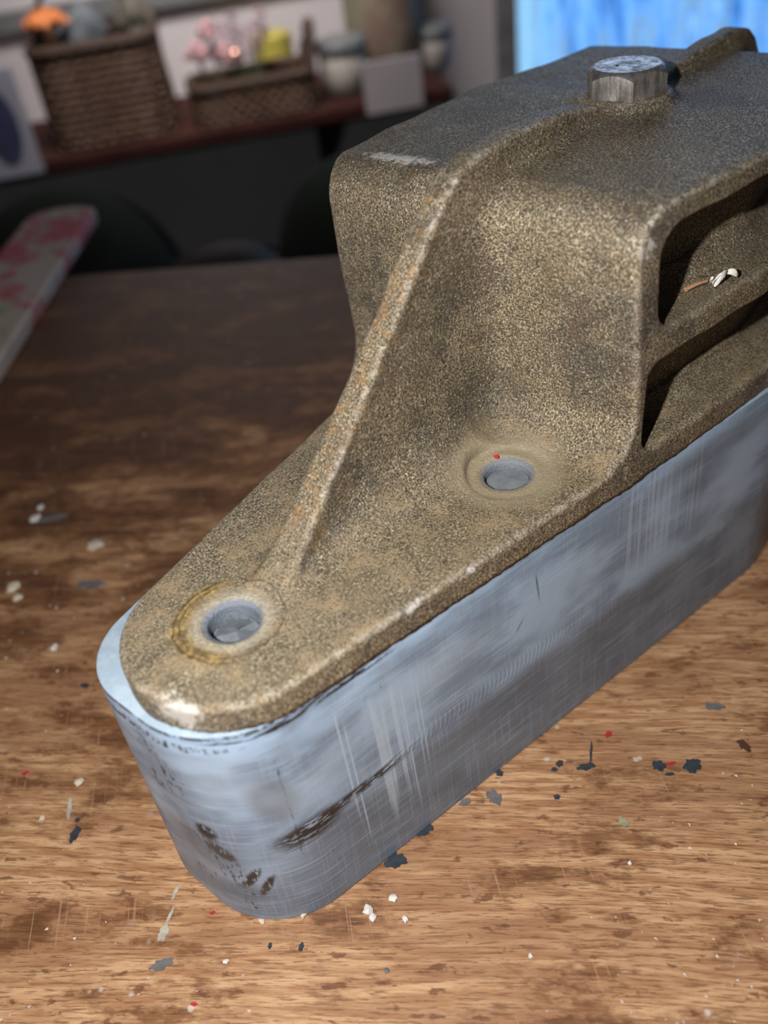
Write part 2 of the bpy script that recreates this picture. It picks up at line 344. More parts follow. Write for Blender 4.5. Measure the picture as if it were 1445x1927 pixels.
def mat_wood():
    n = NT('worn_bench_wood', 0.5, 0.0, 0.35); P = n.P       # local x runs along the grain
    X, Y, Z = n.sep(P)
    wob = n.noise(n.com(n.ma('MULTIPLY', X, .8), n.ma('MULTIPLY', Y, 1.6)), 1.0, 2, .5)
    Yw = n.ma('ADD', Y, n.ma('MULTIPLY', wob, .10))
    g1 = n.noise(n.com(n.ma('MULTIPLY', X, 9), n.ma('MULTIPLY', Yw, 95)), 1.0, 4, .65)
    g2 = n.noise(n.com(n.ma('MULTIPLY', X, 30), n.ma('MULTIPLY', Yw, 360)), 1.0, 3, .65)
    g3 = n.noise(n.com(n.ma('MULTIPLY', X, 2.2), n.ma('MULTIPLY', Yw, 14)), 1.0, 4, .6)
    pat = n.noise(n.com(n.ma('MULTIPLY', X, 5.0), n.ma('MULTIPLY', Y, 10), 2.0), 1.0, 6, .68)
    pat2 = n.noise(n.com(n.ma('MULTIPLY', X, 14), n.ma('MULTIPLY', Y, 40), 5.0), 1.0, 5, .7)
    c = n.mix(n.mr(g1, .38, .62), (0.36, 0.180, 0.088), (0.58, 0.36, 0.20))
    c = n.mix(n.ma('MULTIPLY', n.mr(g3, .43, .62), .65), c, (0.29, 0.145, 0.075))
    c = n.mix(n.ma('MULTIPLY', n.mr(g2, .52, .60), .72), c, (0.17, 0.075, 0.035))
    # dark varnish remains; spread widened to back and left, painting in light falloff
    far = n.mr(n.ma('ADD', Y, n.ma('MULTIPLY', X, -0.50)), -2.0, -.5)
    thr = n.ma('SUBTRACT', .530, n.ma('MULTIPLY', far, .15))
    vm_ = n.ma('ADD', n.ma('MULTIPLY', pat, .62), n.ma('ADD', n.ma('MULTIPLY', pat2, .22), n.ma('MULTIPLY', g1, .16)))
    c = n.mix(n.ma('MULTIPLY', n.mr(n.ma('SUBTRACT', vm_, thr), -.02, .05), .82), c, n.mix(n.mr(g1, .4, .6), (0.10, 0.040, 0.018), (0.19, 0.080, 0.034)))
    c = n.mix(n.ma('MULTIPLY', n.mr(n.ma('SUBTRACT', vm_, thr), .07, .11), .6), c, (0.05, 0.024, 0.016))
    # blotches
    d = n.noise(n.com(n.ma('MULTIPLY', X, 26), n.ma('MULTIPLY', Y, 60), 9.0), 1.0, 4, .6)
    c = n.mix(n.ma('MULTIPLY', n.mr(d, .60, .66), .75), c, (0.13, 0.050, 0.025))
    # fine scratches across the grain, pale
    s1 = n.noise(n.com(n.ma('MULTIPLY', n.ma('ADD', X, n.ma('MULTIPLY', Y, .25)), 210), n.ma('MULTIPLY', Y, 5)), 1.0, 2, .6)
    c = n.mix(n.ma('MULTIPLY', n.ma('MULTIPLY', n.mr(s1, .62, .68), n.mr(pat, .5, .62)), .30), c, (0.62, 0.42, 0.28))
    # greyish white dust spots
    v = n.vor(P, 20); v2 = n.noise(P, 9, 3)
    spot = n.ma('MULTIPLY', n.mr(v, .10, .05), n.mr(v2, .50, .56))
    c = n.mix(n.ma('MULTIPLY', spot, .7), c, (0.62, 0.58, 0.55))
    sm = n.ma('MULTIPLY', n.mr(n.noise(n.com(n.ma('MULTIPLY', X, 14), n.ma('MULTIPLY', Y, 11), 3.3), 1.0, 5, .7), .64, .74), .35)
    c = n.mix(sm, c, (0.42, 0.40, 0.40))
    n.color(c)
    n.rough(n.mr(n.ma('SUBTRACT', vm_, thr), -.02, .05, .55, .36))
    n.bump(n.ma('ADD', n.ma('MULTIPLY', g2, .7), n.ma('ADD', n.ma('MULTIPLY', g1, .4), n.ma('MULTIPLY', pat2, .5))), .35, .004)
    return n.m
def mat_bolt():
    n = NT('zinc_plated_steel', .3, .9); P = n.P
    a = n.noise(P, 60, 4, .7); b = n.noise(n.vm('MULTIPLY', P, (1, 1, .15)), 160, 3, .6)
    n.color(n.mix(n.mr(n.ma('ADD', n.ma('MULTIPLY', a, .6), n.ma('MULTIPLY', b, .4)), .42, .6), (.72, .69, .67), (.30, .285, .29)))
    n.rough(n.mr(a, .4, .65, .36, .55)); n.bump(n.ma('ADD', a, b), .35, .0015)
    return n.m
def mat_wicker(name, c1, c2):
    n = NT(name, .7); P = n.P
    f = n.noise(n.vm('MULTIPLY', P, (1, 1, 2.5)), 14, 4, .7)
    n.color(n.mix(n.mr(f, .38, .62), c1, c2)); n.bump(n.noise(P, 60, 3), .4, .01); return n.m
MC, MB, MW, MBOLT = mat_cast(), mat_block(), mat_wood(), mat_bolt()

# ================================================================== CASTING (signed distance field -> surface net)
AX = math.radians(44); OX, OY = -.167, .669
UC = 0.74; HB = 0.335; ZF = 0.370; ZT = 0.660; TH = math.atan(.19); R0 = .1152
def smax(a, b, k):
    h = np.maximum(k-np.abs(a-b), 0)/k; return np.maximum(a, b)+h*h*k*.25
def smin(a, b, k): return -smax(-a, -b, k)
def rint(a, b, r):   # intersection with circular rounding of radius r
    return np.minimum(np.maximum(a, b), -r)+np.sqrt(np.maximum(a+r, 0)**2+np.maximum(b+r, 0)**2)
def runi(a, b, r): return -rint(-a, -b, r)
def outline(a, v):
    ct, st = math.cos(TH), math.sin(TH)
    av = np.abs(v)
    bend = 0.10*np.maximum(a-.40, 0)**2             # sides flatten towards the middle
    lin = (av+bend)*ct-a*st-R0
    s = a*ct+av*st
    e = np.clip((a-.34)/.10, 0, 1); e = e*e*(3-2*e)*(1-np.clip((a-.47)/.22, 0, 1))
    lin = lin-.026*e*(v < 0)                        # the far side stands a little proud at the end wall
    return np.where(s < 0, np.hypot(a, av)-R0, lin)
CREST = [(-.2, .37), (.045, .37), (.085, .393), (.132, .427), (.168, .461), (.209, .499), (.246, .536), (.282, .575), (.314, .614), (.346, .652), (.366, .672), (.392, .690), (.43, .699), (.50, .701), (.60, .694), (.66, .684), (.69, .670), (.70, .655), (1.0, .655)]
ca_, cz_ = np.array(CREST).T
def lump(u, v, z): return (np.sin(u*23+1)*np.sin(v*31+2)*np.sin(z*27)+.6*np.sin(u*61+v*47)*np.sin(z*53+v*39+1))*.0011
def sdf(u, v, z):
    a = UC-np.abs(u-UC)
    o = outline(a, v)
    t_ = np.clip((u-.74)/.18, 0, 1); o = o+.026*t_*t_*(3-2*t_)*(v < 0)*(z > .5)
    slope = np.where(a < .37, .72, .97)
    # longitudinal profile: flange plane, end wall with a big foot fillet, rounded shoulder into the top plate
    wall = (.447-.02*(z-.37)/.29)-a
    body = rint(wall, z-ZT-.004*np.cos(v*6), .052)
    prof = runi(z-ZF, body, .062)
    # ridge
    cz = np.interp(a, ca_, cz_)-.016*(u > UC)
    hw = .0145+.004*np.clip((ZT-z)/.3, 0, 1)+.006*np.clip((.2-a)/.2, 0, 1)
    vc = -.011*np.clip((ZT-z)/.12, 0, 1)*np.clip((a-.05)/.08, 0, 1)
    rib = rint(np.abs(v-vc)-hw, (z-cz)*slope, .0065)
    kf = (.014+.066*np.clip((.47-a)/.10, 0, 1))*np.clip(a/.30, .12, 1)
    q = runi(prof, rib, kf)
    # boss under the bolt head
    rb = np.hypot(u-UC-.012, v)
    q = smin(q, rint(rb-.058, z-.674, .006), .02)
    q = rint(q, o, .0065)
    # side recesses (two tiers), shelf between them
    wv = -o                                        # depth inside the outline
    def cell(a0, z0, z1, dep, rc, r, lean):
        zc, zh = (z0+z1)/2, (z1-z0)/2
        cove = rint(np.abs(z-zc)-zh, wv-dep-.004*np.clip((z-z0-.022)/.003, 0, 1)+lean*np.clip((z-z0)/(z1-z0), 0, 1), rc)*.85     # cove-shaped floor
        face = rint(np.abs(z-zc)-zh, a0-a, r)        # rounded corners of the opening
        return np.maximum(cove, face)
    c1 = cell(.470, .520, .634, .070, .040, .030, .012)
    c2 = cell(.462, .371, .484, .060, .036, .018, .010)
    q = smax(q, -c1, .008); q = smax(q, -c2, .008)
    # screw holes, four per casting, with shallow spot faces
    for (hu, hv) in ((0, 0), (.351, .0905), (.351, -.0905)):
        r = np.hypot(a-hu, v-hv)
        q = smax(q, -(r-.0265), .004)
        q = smax(q, -np.maximum(r-.031, (ZF-.0035)-z), .003)
        q = smax(q, -rint(r-.048, (ZF-.0004)-z, .0), .006)
    return np.maximum(q+lump(u, v, z), HB+.0008-z)
def surface_net(f, lo, hi, h):
    n = [int(round((b-a)/h))+1 for a, b in zip(lo, hi)]
    ax = [np.linspace(a, a+h*(m-1), m, dtype=np.float32) for a, m in zip(lo, n)]
    F = np.empty(n, np.float32)
    for i0 in range(0, n[0], 40):
        i1 = min(n[0], i0+40)
        F[i0:i1] = f(ax[0][i0:i1, None, None], ax[1][None, :, None], ax[2][None, None, :])
    I = F < 0
    cs = [slice(0, -1), slice(1, None)]
    cnt = np.zeros([m-1 for m in n], np.uint8)
    for i in (0, 1):
        for j in (0, 1):
            for k in (0, 1): cnt += I[cs[i], cs[j], cs[k]]
    act = (cnt > 0) & (cnt < 8)
    idx = np.full(act.shape, -1, np.int64); idx[act] = np.arange(act.sum())
    ci = np.argwhere(act); acc = np.zeros((len(ci), 3)); num = np.zeros(len(ci))
    for d in range(3):
        o = [e for e in range(3) if e != d]
        for p in (0, 1):
            for q in (0, 1):
                b = ci.copy(); b[:, o[0]] += p; b[:, o[1]] += q; e = b.copy(); e[:, d] += 1
                fa = F[b[:, 0], b[:, 1], b[:, 2]]; fb = F[e[:, 0], e[:, 1], e[:, 2]]
                m = (fa < 0) != (fb < 0); t = fa[m]/(fa[m]-fb[m])
                pt = b[m].astype(float); pt[:, d] += t; acc[m] += pt; num[m] += 1
    V = acc/num[:, None]*h+np.array(lo)
    Q = []
    for d in range(3):
        o = [(d+1) % 3, (d+2) % 3]
        sl0 = [slice(None)]*3; sl1 = [slice(None)]*3; sl0[d] = slice(0, -1); sl1[d] = slice(1, None)
        a, b = I[tuple(sl0)], I[tuple(sl1)]; e = np.argwhere(a != b)
        e = e[(e[:, o[0]] > 0) & (e[:, o[1]] > 0) & (e[:, o[0]] < n[o[0]]-1) & (e[:, o[1]] < n[o[1]]-1)]
        ins = I[e[:, 0], e[:, 1], e[:, 2]]
        def c(p, q):
            w_ = e.copy(); w_[:, o[0]] -= p; w_[:, o[1]] -= q; return idx[w_[:, 0], w_[:, 1], w_[:, 2]]
        qd = np.stack([c(1, 1), c(0, 1), c(0, 0), c(1, 0)], 1); qd[~ins] = qd[~ins][:, ::-1]; Q.append(qd)
    return V, np.concatenate(Q)
def grad(f, V, e):
    g = np.empty_like(V)
    for d in range(3):
        a = V.copy(); b = V.copy(); a[:, d] += e; b[:, d] -= e
        g[:, d] = (f(*a.T)-f(*b.T))/(2*e)
    return g
V, Q = surface_net(sdf, (-.13, -.285, .325), (1.61, .285, .72), .0036)
for _ in range(2):
    g = grad(sdf, V, .0012); fv = sdf(*V.T)
    stp = (fv/np.maximum((g*g).sum(1), .3))[:, None]*g
    V -= np.clip(stp, -.0018, .0018)
V[:, 2] = np.maximum(V[:, 2], HB+.0006)
g = grad(sdf, V, .003); g /= np.linalg.norm(g, axis=1)[:, None]+1e-9
# curvature for edge wear: field value a little outside minus expectation
def curv(e): return (sum(sdf(*(V+np.eye(3)[d]*e*s).T) for d in range(3) for s in (-1, 1))-6*sdf(*V.T))/(e*e)
kc = curv(.007)
aa = UC-np.abs(V[:, 0]-UC)
wear = np.clip((kc-50)/130, 0, 1)*(V[:, 2] > .345)*np.where(V[:, 2] > .6, 1, .75)
crz = np.interp(aa, ca_, cz_)
ribm = np.exp(-(np.maximum(np.abs(V[:, 1]+.008)-.016, 0)/.010)**2)*np.exp(-((V[:, 2]-crz)/.03)**2)*(aa > .1)
rust = np.clip(.95*ribm*(V[:, 2] < .68)+.35*np.clip((kc-30)/120, 0, 1)+.10, 0, 1)
dust = np.clip(g[:, 2]*1.6-.6, 0, 1)*np.clip((.50-V[:, 2])/.10, 0, 1)*1.0
dust = np.maximum(dust, .35*np.clip(g[:, 2], 0, 1)*(V[:, 2] < .64)*(V[:, 2] > .49))
me = bpy.data.meshes.new('casting_body')
L = np.stack([V[:, 0], -V[:, 1], V[:, 2]-HB], 1)*S
me.vertices.add(len(L)); me.vertices.foreach_set('co', L.astype(np.float32).ravel())
Qr = Q[:, ::-1].copy()
me.loops.add(len(Qr)*4); me.loops.foreach_set('vertex_index', Qr.astype(np.int32).ravel())
me.polygons.add(len(Qr)); me.polygons.foreach_set('loop_start', np.arange(0, len(Qr)*4, 4, dtype=np.int32))
me.update(calc_edges=True)
for nm, arr in (('rust', rust), ('dust', dust), ('wear', wear)):
    at = me.attributes.new(nm, 'FLOAT', 'POINT'); at.data.foreach_set('value', arr.astype(np.float32))
cast = tag(empty('bridge_casting', (OX, OY, HB), AX), 'speckled brown cast iron bridge with tall central rib, standing on the grey-blue block', 'casting')
body = link('casting_body', me, MC, cast)
# material coordinates use absolute unit heights; shift the mesh origin so object z = height above the bench
for v in (body,): v.location = (0, 0, -HB*S)
me.transform(Matrix.Translation((0, 0, HB*S)))

# hexagon bolt
bm = bmesh.new()
RH = .0515; zb, zt_ = .674, .7065
ang0 = math.radians(-96+28)-AX
prof = []
N6 = 96; rings = []
def hexr(t): return RH*math.cos(math.pi/6)/math.cos(((t+math.pi/6) % (math.pi/3))-math.pi/6)
levels = [(zb, 1.0, 0), (zb+.003, 1.0, 0), (zt_-.0125, 1.0, 0)]
for z0 in (zb, zb+.0015, None):
    pass
def ringat(fn): return [bm.verts.new(fn(2*math.pi*i/N6)) for i in range(N6)]
afr = RH*math.cos(math.pi/6)
def side_top(t): return zt_-.0015-(hexr(t)-afr*.985)*.95
rings.append(ringat(lambda t: ((hexr(t)-.0012)*math.cos(t), (hexr(t)-.0012)*math.sin(t), zb)))
rings.append(ringat(lambda t: (hexr(t)*math.cos(t), hexr(t)*math.sin(t), zb+.0015)))
rings.append(ringat(lambda t: (hexr(t)*math.cos(t), hexr(t)*math.sin(t), side_top(t)-.0008)))
rings.append(ringat(lambda t: ((hexr(t)-.0008)*math.cos(t), (hexr(t)-.0008)*math.sin(t), side_top(t))))
rings.append(ringat(lambda t: (afr*.93*math.cos(t), afr*.93*math.sin(t), zt_-.0002)))
rings.append(ringat(lambda t: (afr*.88*math.cos(t), afr*.88*math.sin(t), zt_)))
for a, b in zip(rings, rings[1:]):
    for i in range(N6): bm.faces.new((a[i], a[(i+1) % N6], b[(i+1) % N6], b[i]))
bm.faces.new(rings[-1]); bm.faces.new(list(reversed(rings[0])))
bolt = bm_obj('hex_bolt', bm, MBOLT, cast, (UC+.012, -.002, -HB), ang0)
bolt['label'] = 'shiny steel hexagon bolt head'
bm = bmesh.new(); add_lathe(bm, [(.0, zt_-.0005), (.0022, zt_+.0003), (.0012, zt_+.0006)], 10, -.004, -.012)
bm_obj('centre_mark', bm, plain('dark_pit', (.02, .02, .02)), bolt)

# grey plugs sunk in the screw holes
mplug = plain('slate_filler', (.20, .225, .255), .5, var=.3, scale=50)
for k, (hu, hv) in enumerate(((.351, .0905), (.351, -.0905), (2*UC-.351, .0905), (2*UC-.351, -.0905), (2*UC, 0), (0, 0))):
    dz = -.010 if (hu, hv) == (0, 0) else -.001
    bm = bmesh.new(); add_lathe(bm, [(.0245, ZF-HB-.024), (.0258, ZF-HB-.016), (.0250, ZF-HB-.013), (.010, ZF-HB-.0122)], 32, wob=.01)
    bm_obj('hole_plug', bm, mplug, cast, (hu, -hv, dz))
# ================================================================== BLOCK
def round_poly(pts, rad, seg=14):
    out = []; n = len(pts)
    for i, p in enumerate(pts):
        p = Vector(p); a = Vector(pts[i-1])-p; b = Vector(pts[(i+1) % n])-p
        ang = a.angle(b); d = rad[i]/math.tan(ang/2); a.normalize(); b.normalize()
        c = p+(a+b).normalized()*(rad[i]/math.sin(ang/2)); s0 = p+a*d; s1 = p+b*d
        a0 = math.atan2(*(s0-c).yx); a1 = math.atan2(*(s1-c).yx); da = (a1-a0+math.pi) % (2*math.pi)-math.pi
        for k in range(seg+1):
            t = a0+da*k/seg; out.append((c.x+rad[i]*math.cos(t), c.y+rad[i]*math.sin(t)))
    return out
# corners in (u, y=-v)
vr = lambda u: .1145+.19*u
vl = lambda u: .150+.19*u
E0 = -.124; E1 = 2*UC-E0
poly = [(E0, -vr(E0)), (UC+.03, -vr(UC+.02)), (E1, -vr(E0)), (E1, vl(E0)), (UC, vl(UC)), (E0, vl(E0))]
ring = round_poly(poly, [.114, .24, .09, .09, .24, .090])
dense = []
for i in range(len(ring)):
    a, b = Vector(ring[i]), Vector(ring[(i+1) % len(ring)]); m = max(1, int((b-a).length/.02))
    for k in range(m): dense.append(a.lerp(b, k/m))
nr = len(dense)
# arc length s, zeroed so that on the near side s equals u
ss = [0.0]
for i in range(1, nr+1): ss.append(ss[-1]+(dense[i % nr]-dense[i-1]).length)
k0 = min(range(nr), key=lambda i: abs(dense[i].x-.1)+(9 if dense[i].y > 0 else 0))
off = dense[k0].x-ss[k0]
tot = ss[-1]
def sval(s): s = s+off; return s-tot if s > tot*.60 else s
bm = bmesh.new(); uvl = bm.loops.layers.uv.new('UVMap')
nor = [((dense[(i+1) % nr]-dense[i-1]).normalized()) for i in range(nr)]
nor = [Vector((t.y, -t.x)) for t in nor]
levels = [(0, -.003), (.003, 0)]+[(z, 0) for z in (.06, .12, .18, .24, .30)]+[(HB-.0028, 0), (HB-.0008, -.0008), (HB, -.0028)]
rs = [[bm.verts.new((p.x+q.x*o, p.y+q.y*o, z)) for p, q in zip(dense, nor)] for z, o in levels]
for li in range(len(levels)-1):
    for i in range(nr):
        j = (i+1) % nr; f = bm.faces.new((rs[li][i], rs[li][j], rs[li+1][j], rs[li+1][i]))
        s0 = sval(ss[i]); s1 = s0+(ss[i+1]-ss[i])
        for lp, (x, y) in zip(f.loops, ((s0, levels[li][0]), (s1, levels[li][0]), (s1, levels[li+1][0]), (s0, levels[li+1][0]))): lp[uvl].uv = (x, y)
bm.faces.new(list(reversed(rs[0])))
edges = [bm.edges.get((rs[-1][i], rs[-1][(i+1) % nr])) for i in range(nr)]
NH = 28
for (hu, hv) in ((0, 0), (2*UC, 0)):
    top = [bm.verts.new((hu+.021*math.cos(2*math.pi*i/NH), -hv+.021*math.sin(2*math.pi*i/NH), HB)) for i in range(NH)]
    for i in range(NH): edges.append(bm.edges.new((top[i], top[(i+1) % NH])))
    mid_ = [bm.verts.new((v.co.x, v.co.y, HB-.016)) for v in top]
    tip = bm.verts.new((hu, -hv, HB-.024))
    for i in range(NH):
        j = (i+1) % NH; bm.faces.new((top[j], top[i], mid_[i], mid_[j])); bm.faces.new((mid_[j], mid_[i], tip))
bmesh.ops.triangle_fill(bm, use_beauty=True, use_dissolve=False, edges=edges)
bmesh.ops.recalc_face_normals(bm, faces=bm.faces)
block = bm_obj('mounting_block', bm, MB, None, (OX, OY, 0), AX)
tag(block, 'thick grey-blue painted block with rounded nose, scratched and chipped, lying on the bench', 'block')
# torn plug of metal in the nose hole
bm = bmesh.new()
rnd = random.Random(3)
for k in range(7):
    a = rnd.uniform(0, 6.28); b = a+rnd.uniform(.5, 1.1); r = .0235
    p0 = Vector((.003, .002, .034+rnd.uniform(0, .004))); p1 = Vector((r*math.cos(a), r*math.sin(a), rnd.uniform(.029, .034))); p2 = Vector((r*math.cos(b), r*math.sin(b), rnd.uniform(.029, .034)))
    q = [bm.verts.new(p) for p in (p0, p1, p2)]+[bm.verts.new(p-Vector((0, 0, .002))) for p in (p0, p1, p2)]
    for f in ((0, 1, 2), (5, 4, 3), (0, 3, 4, 1), (1, 4, 5, 2), (2, 5, 3, 0)): bm.faces.new([q[i] for i in f])
tag(bm_obj('drilling_burr', bm, plain('grey_swarf', (.16, .18, .21), .5, .2, scale=60), None, (OX, OY, HB-.018), AX, smooth=False),
    'torn grey burr of metal inside the hole at the rounded nose', 'swarf')

# ================================================================== BENCH
BD = math.radians(-10.2)
bo = Vector((-.40, 2.545, 0))               # a point on the back edge
bench = empty('workbench', (bo.x, bo.y, 0), BD)
tag(bench, 'worn brown wooden workbench top with stains, scratches and paint spots', 'workbench')
bm = bmesh.new(); add_box(bm, -3.2, 3.4, -3.3, 0, -.22, -.0)
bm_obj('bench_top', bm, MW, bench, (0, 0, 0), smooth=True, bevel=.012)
mdk = plain('dark_wood', (.09, .045, .03), .5)
for (x, y) in ((-3.0, -.25), (3.2, -.25), (-3.0, -3.1), (3.2, -3.1)):
    bm = bmesh.new(); add_box(bm, x-.12, x+.12, y-.12, y+.12, -3.55, -.221); bm_obj('leg', bm, mdk, bench, (0, 0, 0), bevel=.01)
# paint spots: thin dried blots that are part of the bench surface
def local(p, o, rz):
    d = Vector(p)-Vector(o); c, s_ = math.cos(-rz), math.sin(-rz); return Vector((d.x*c-d.y*s_, d.x*s_+d.y*c, d.z))
def blot(name, px, py, rpx, rpy, ang, mat, seed, th=.0012, parent=bench, n=26, jag=.35, loops=1):
    rnd = random.Random(seed); bm = bmesh.new()
    c = hit(px, py); k = np.linalg.norm(c-CAMP)/FPX
    ph = [rnd.uniform(0, 6.28) for _ in range(4)]
    pts = []
    for i in range(n):
        t = 2*math.pi*i/n; r = 1+jag*(math.sin(2*t+ph[0])*.5+math.sin(5*t+ph[1])*.4+math.sin(9*t+ph[2])*.3)
        x, y = rpx*k*r*math.cos(t), rpy*k*r*math.sin(t)
        pts.append((x*math.cos(ang)-y*math.sin(ang), x*math.sin(ang)+y*math.cos(ang)))
    b = [bm.verts.new((x, y, -.0005)) for x, y in pts]; m = [bm.verts.new((x*.93, y*.93, th*.8)) for x, y in pts]; ce = bm.verts.new((0, 0, th))
    for i in range(n):
        j = (i+1) % n; bm.faces.new((b[i], b[j], m[j], m[i])); bm.faces.new((m[i], m[j], ce))
    bm.faces.new(list(reversed(b)))
    return bm_obj(name, bm, mat, parent, local((c[0], c[1], 0), bo, BD))
mslate = plain('dried_slate_paint', (.045, .055, .07), .45, scale=80); mred = plain('dried_red_paint', (.45, .03, .04), .5, scale=60)
mpale = plain('dried_pale_paint', (.50, .46, .40), .6, scale=60); mgrn = plain('dried_green_paint', (.33, .34, .22), .6, scale=60); mgrey = plain('smudged_grey_paint', (.15, .145, .15), .7, scale=60)
for i, (x, y, a, b, an, m) in enumerate([(745, 1621, 18, 14, .1, mslate), (738, 1608, 9, 8, .4, mslate), (800, 1562, 15, 11, .5, mslate), (1103, 1443, 17, 7, .1, mslate), (1112, 1416, 2.5, 24, -.1, mslate),
        (1303, 1441, 16, 14, -.3, mslate), (1240, 1441, 13, 10, .8, mslate), (1260, 1457, 7, 4, .1, mslate), (1053, 1437, 6, 8, .1, mslate), (1043, 1448, 5, 5, .1, mslate), (1262, 1437, 10, 3, .1, mred),
        (1145, 1382, 9, 5, .6, mred), (1173, 1547, 8, 10, .2, mgrn), (141, 1570, 8, 16, .1, mslate), (146, 1543, 4, 5, .1, mslate), (567, 1782, 5, 7, .1, mslate), (508, 1780, 4, 5, .1, mslate),
        (1048, 1500, 5, 6, .2, mslate), (940, 1455, 8, 6, .2, mslate), (630, 1685, 10, 5, .2, mslate), (930, 1500, 13, 16, .2, mgrey), (875, 1510, 10, 8, .2, mgrey), (1400, 1403, 14, 8, -.8, mdk),
        (1345, 1330, 16, 8, -.2, mgrey), (305, 1815, 20, 9, .2, mgrey), (400, 1718, 5, 3, .2, mred), (365, 1890, 6, 3, .2, mred), (48, 1455, 6, 4, .2, mred), (308, 1755, 9, 14, .1, mpale),
        (318, 1728, 3, 20, -.2, mpale), (131, 1520, 4, 22, .2, mpale), (330, 1680, 3, 16, -.2, mpale), (100, 975, 22, 10, .4, mgrey), (170, 1100, 26, 12, .2, mgrey), (160, 1290, 8, 6, .2, mslate)]):
    blot('paint_spot', x, y, a, b, an, m, 100+i)
# crumbs on the bench
mchip = plain('pale_crumb', (.66, .58, .46), .7, scale=90); mwh = plain('white_crumb', (.75, .72, .70), .7, scale=90)
def crumb(name, px, py, r, m, label, cat, seed, z=0.0, flat=.5, group=None, sub=2):
    c = hit(px, py, z); k = np.linalg.norm(c-CAMP)/FPX*r
    bm = bmesh.new(); add_lump(bm, (0, 0, 0), k, seed, sub, flat)
    lo = min(v.co.z for v in bm.verts)
    for v in bm.verts: v.co.z -= lo
    o = bm_obj(name, bm, m, None, (c[0], c[1], z)); return tag(o, label, cat, group)
for i, (x, y, r, m, l) in enumerate([
    (571, 1722, 8, mchip, 'ivory crumb touching the foot of the block nose'), (493, 1735, 5, mchip, 'small yellowish crumb just below the lowest point of the block'),
    (693, 1716, 10, mwh, 'largest white crumb on the bench in front of the block'), (702, 1728, 7, mwh, 'white crumb against the right side of the largest crumb'),
    (741, 1692, 8, mwh, 'loose white flake beyond the largest white crumb'), (763, 1731, 6, mwh, 'round white crumb to the right of the largest crumb'),
    (150, 1474, 8, mchip, 'cream crumb above the slate paint spot at the left'), (80, 1541, 5, mchip, 'tiny cream crumb near the left edge of the bench'),
    (180, 1031, 12, mchip, 'oval cream wood flake left of the casting, out of focus'), (28, 1110, 11, mchip, 'pale wood flake at the far left, upper of a pair'),
    (35, 1128, 8, mchip, 'pale wood flake at the far left, lower of a pair'), (68, 980, 9, mwh, 'white paper flake far left on the bench behind the wood flakes'),
    (425, 1811, 5, mwh, 'small white crumb on the bench below the block nose'), (998, 1800, 5, mwh, 'lone white crumb at the lower right of the bench'),
    (727, 1828, 5, mgrey, 'small grey crumb near the front of the bench'), (103, 1222, 8, mwh, 'blurred white crumb left of the block nose'),
    (78, 958, 7, mwh, 'dim white flake behind the white paper flake'), (1185, 1625, 4, mwh, 'tiny white crumb on the bare bench at the right')]):
    crumb('crumb', x, y, r, m, l, 'crumb', 300+i)
crumb('red_crumb', 934, 861, 5, plain('red_flake', (.75, .03, .03), .5), 'bright red flake beside the second screw hole on the casting', 'flake', 400, .3705, .3)
crumb('crumb', 778, 849, 4, mwh, 'white grain on the casting flange between rib and second hole', 'crumb', 401, .371, .8)
# sawdust: hundreds of specks nobody could count
bm = bmesh.new(); rnd = random.Random(11)
for k in range(420):
    px, py = rnd.uniform(-40, 1480), rnd.uniform(620, 1960)
    c = hit(px, py); uu = (c[0]-OX)*math.cos(AX)+(c[1]-OY)*math.sin(AX); vv = (c[0]-OX)*math.sin(AX)-(c[1]-OY)*math.cos(AX)
    if uu > -.16 and abs(vv) < .34: continue
    r = rnd.choice((.0010, .0012, .0016, .0022)); a = rnd.uniform(0, 6.28)
    vs = [bm.verts.new((c[0]+r*x*math.cos(a)-r*y*math.sin(a), c[1]+r*x*math.sin(a)+r*y*math.cos(a), r*z)) for x, y, z in ((1.6, 0, 0), (-.4, .8, 0), (-.7, -.7, 0), (.1, 0, 1.1))]
    for f in ((0, 2, 1), (0, 1, 3), (1, 2, 3), (2, 0, 3)): bm.faces.new([vs[i] for i in f])
o = bm_obj('sawdust', bm, mwh, None, (0, 0, .0002), smooth=False); tag(o, 'pale specks of sawdust scattered over the bench', 'sawdust'); o['kind'] = 'stuff'

# scrap of curled paper and a splinter on the middle shelf of the casting
def lc(u, v, z): return Vector((OX+u*math.cos(AX)+v*math.sin(AX), OY+u*math.sin(AX)-v*math.cos(AX), z))
sp0 = hit(1348, 536, .522)
bm = bmesh.new()
rnd = random.Random(5)
for strip in range(3):
    n = 26; prev = None; a0 = rnd.uniform(0, 6); ww = .006+.002*strip
    for i in range(n):
        t = i/(n-1); a = a0+t*5.2; r = .0075+.0035*strip-.003*t
        if strip == 2: x, y, z = .004+t*.022, -.004+.003*math.sin(t*6), .006+.004*math.sin(t*4)
        else: x, y, z = r*math.cos(a), r*math.sin(a)*.7, .006+.005*math.sin(a*1.3+strip)
        w2 = ww*(1-.5*t)*(.8+.3*math.sin(9*t+strip))
        q = [bm.verts.new(p) for p in ((x, y, z-.0), (x, y+.0010, z-.0), (x+.001, y+.001, z+w2), (x+.001, y, z+w2))]
        if prev:
            for k in range(4): bm.faces.new((prev[k], prev[(k+1) % 4], q[(k+1) % 4], q[k]))
        else: bm.faces.new(q)
        prev = q
    bm.faces.new(list(reversed(prev)))
bmesh.ops.recalc_face_normals(bm, faces=bm.faces)
tag(bm_obj('paper_scrap', bm, plain('white_paper', (.82, .80, .78), .8, scale=50), None, (sp0[0], sp0[1], .5215), .4), 'curled scrap of white paper lying on the middle shelf of the casting', 'scrap')
sa = hit(1290, 549, .522); sb = hit(1330, 533, .522); bm = bmesh.new()
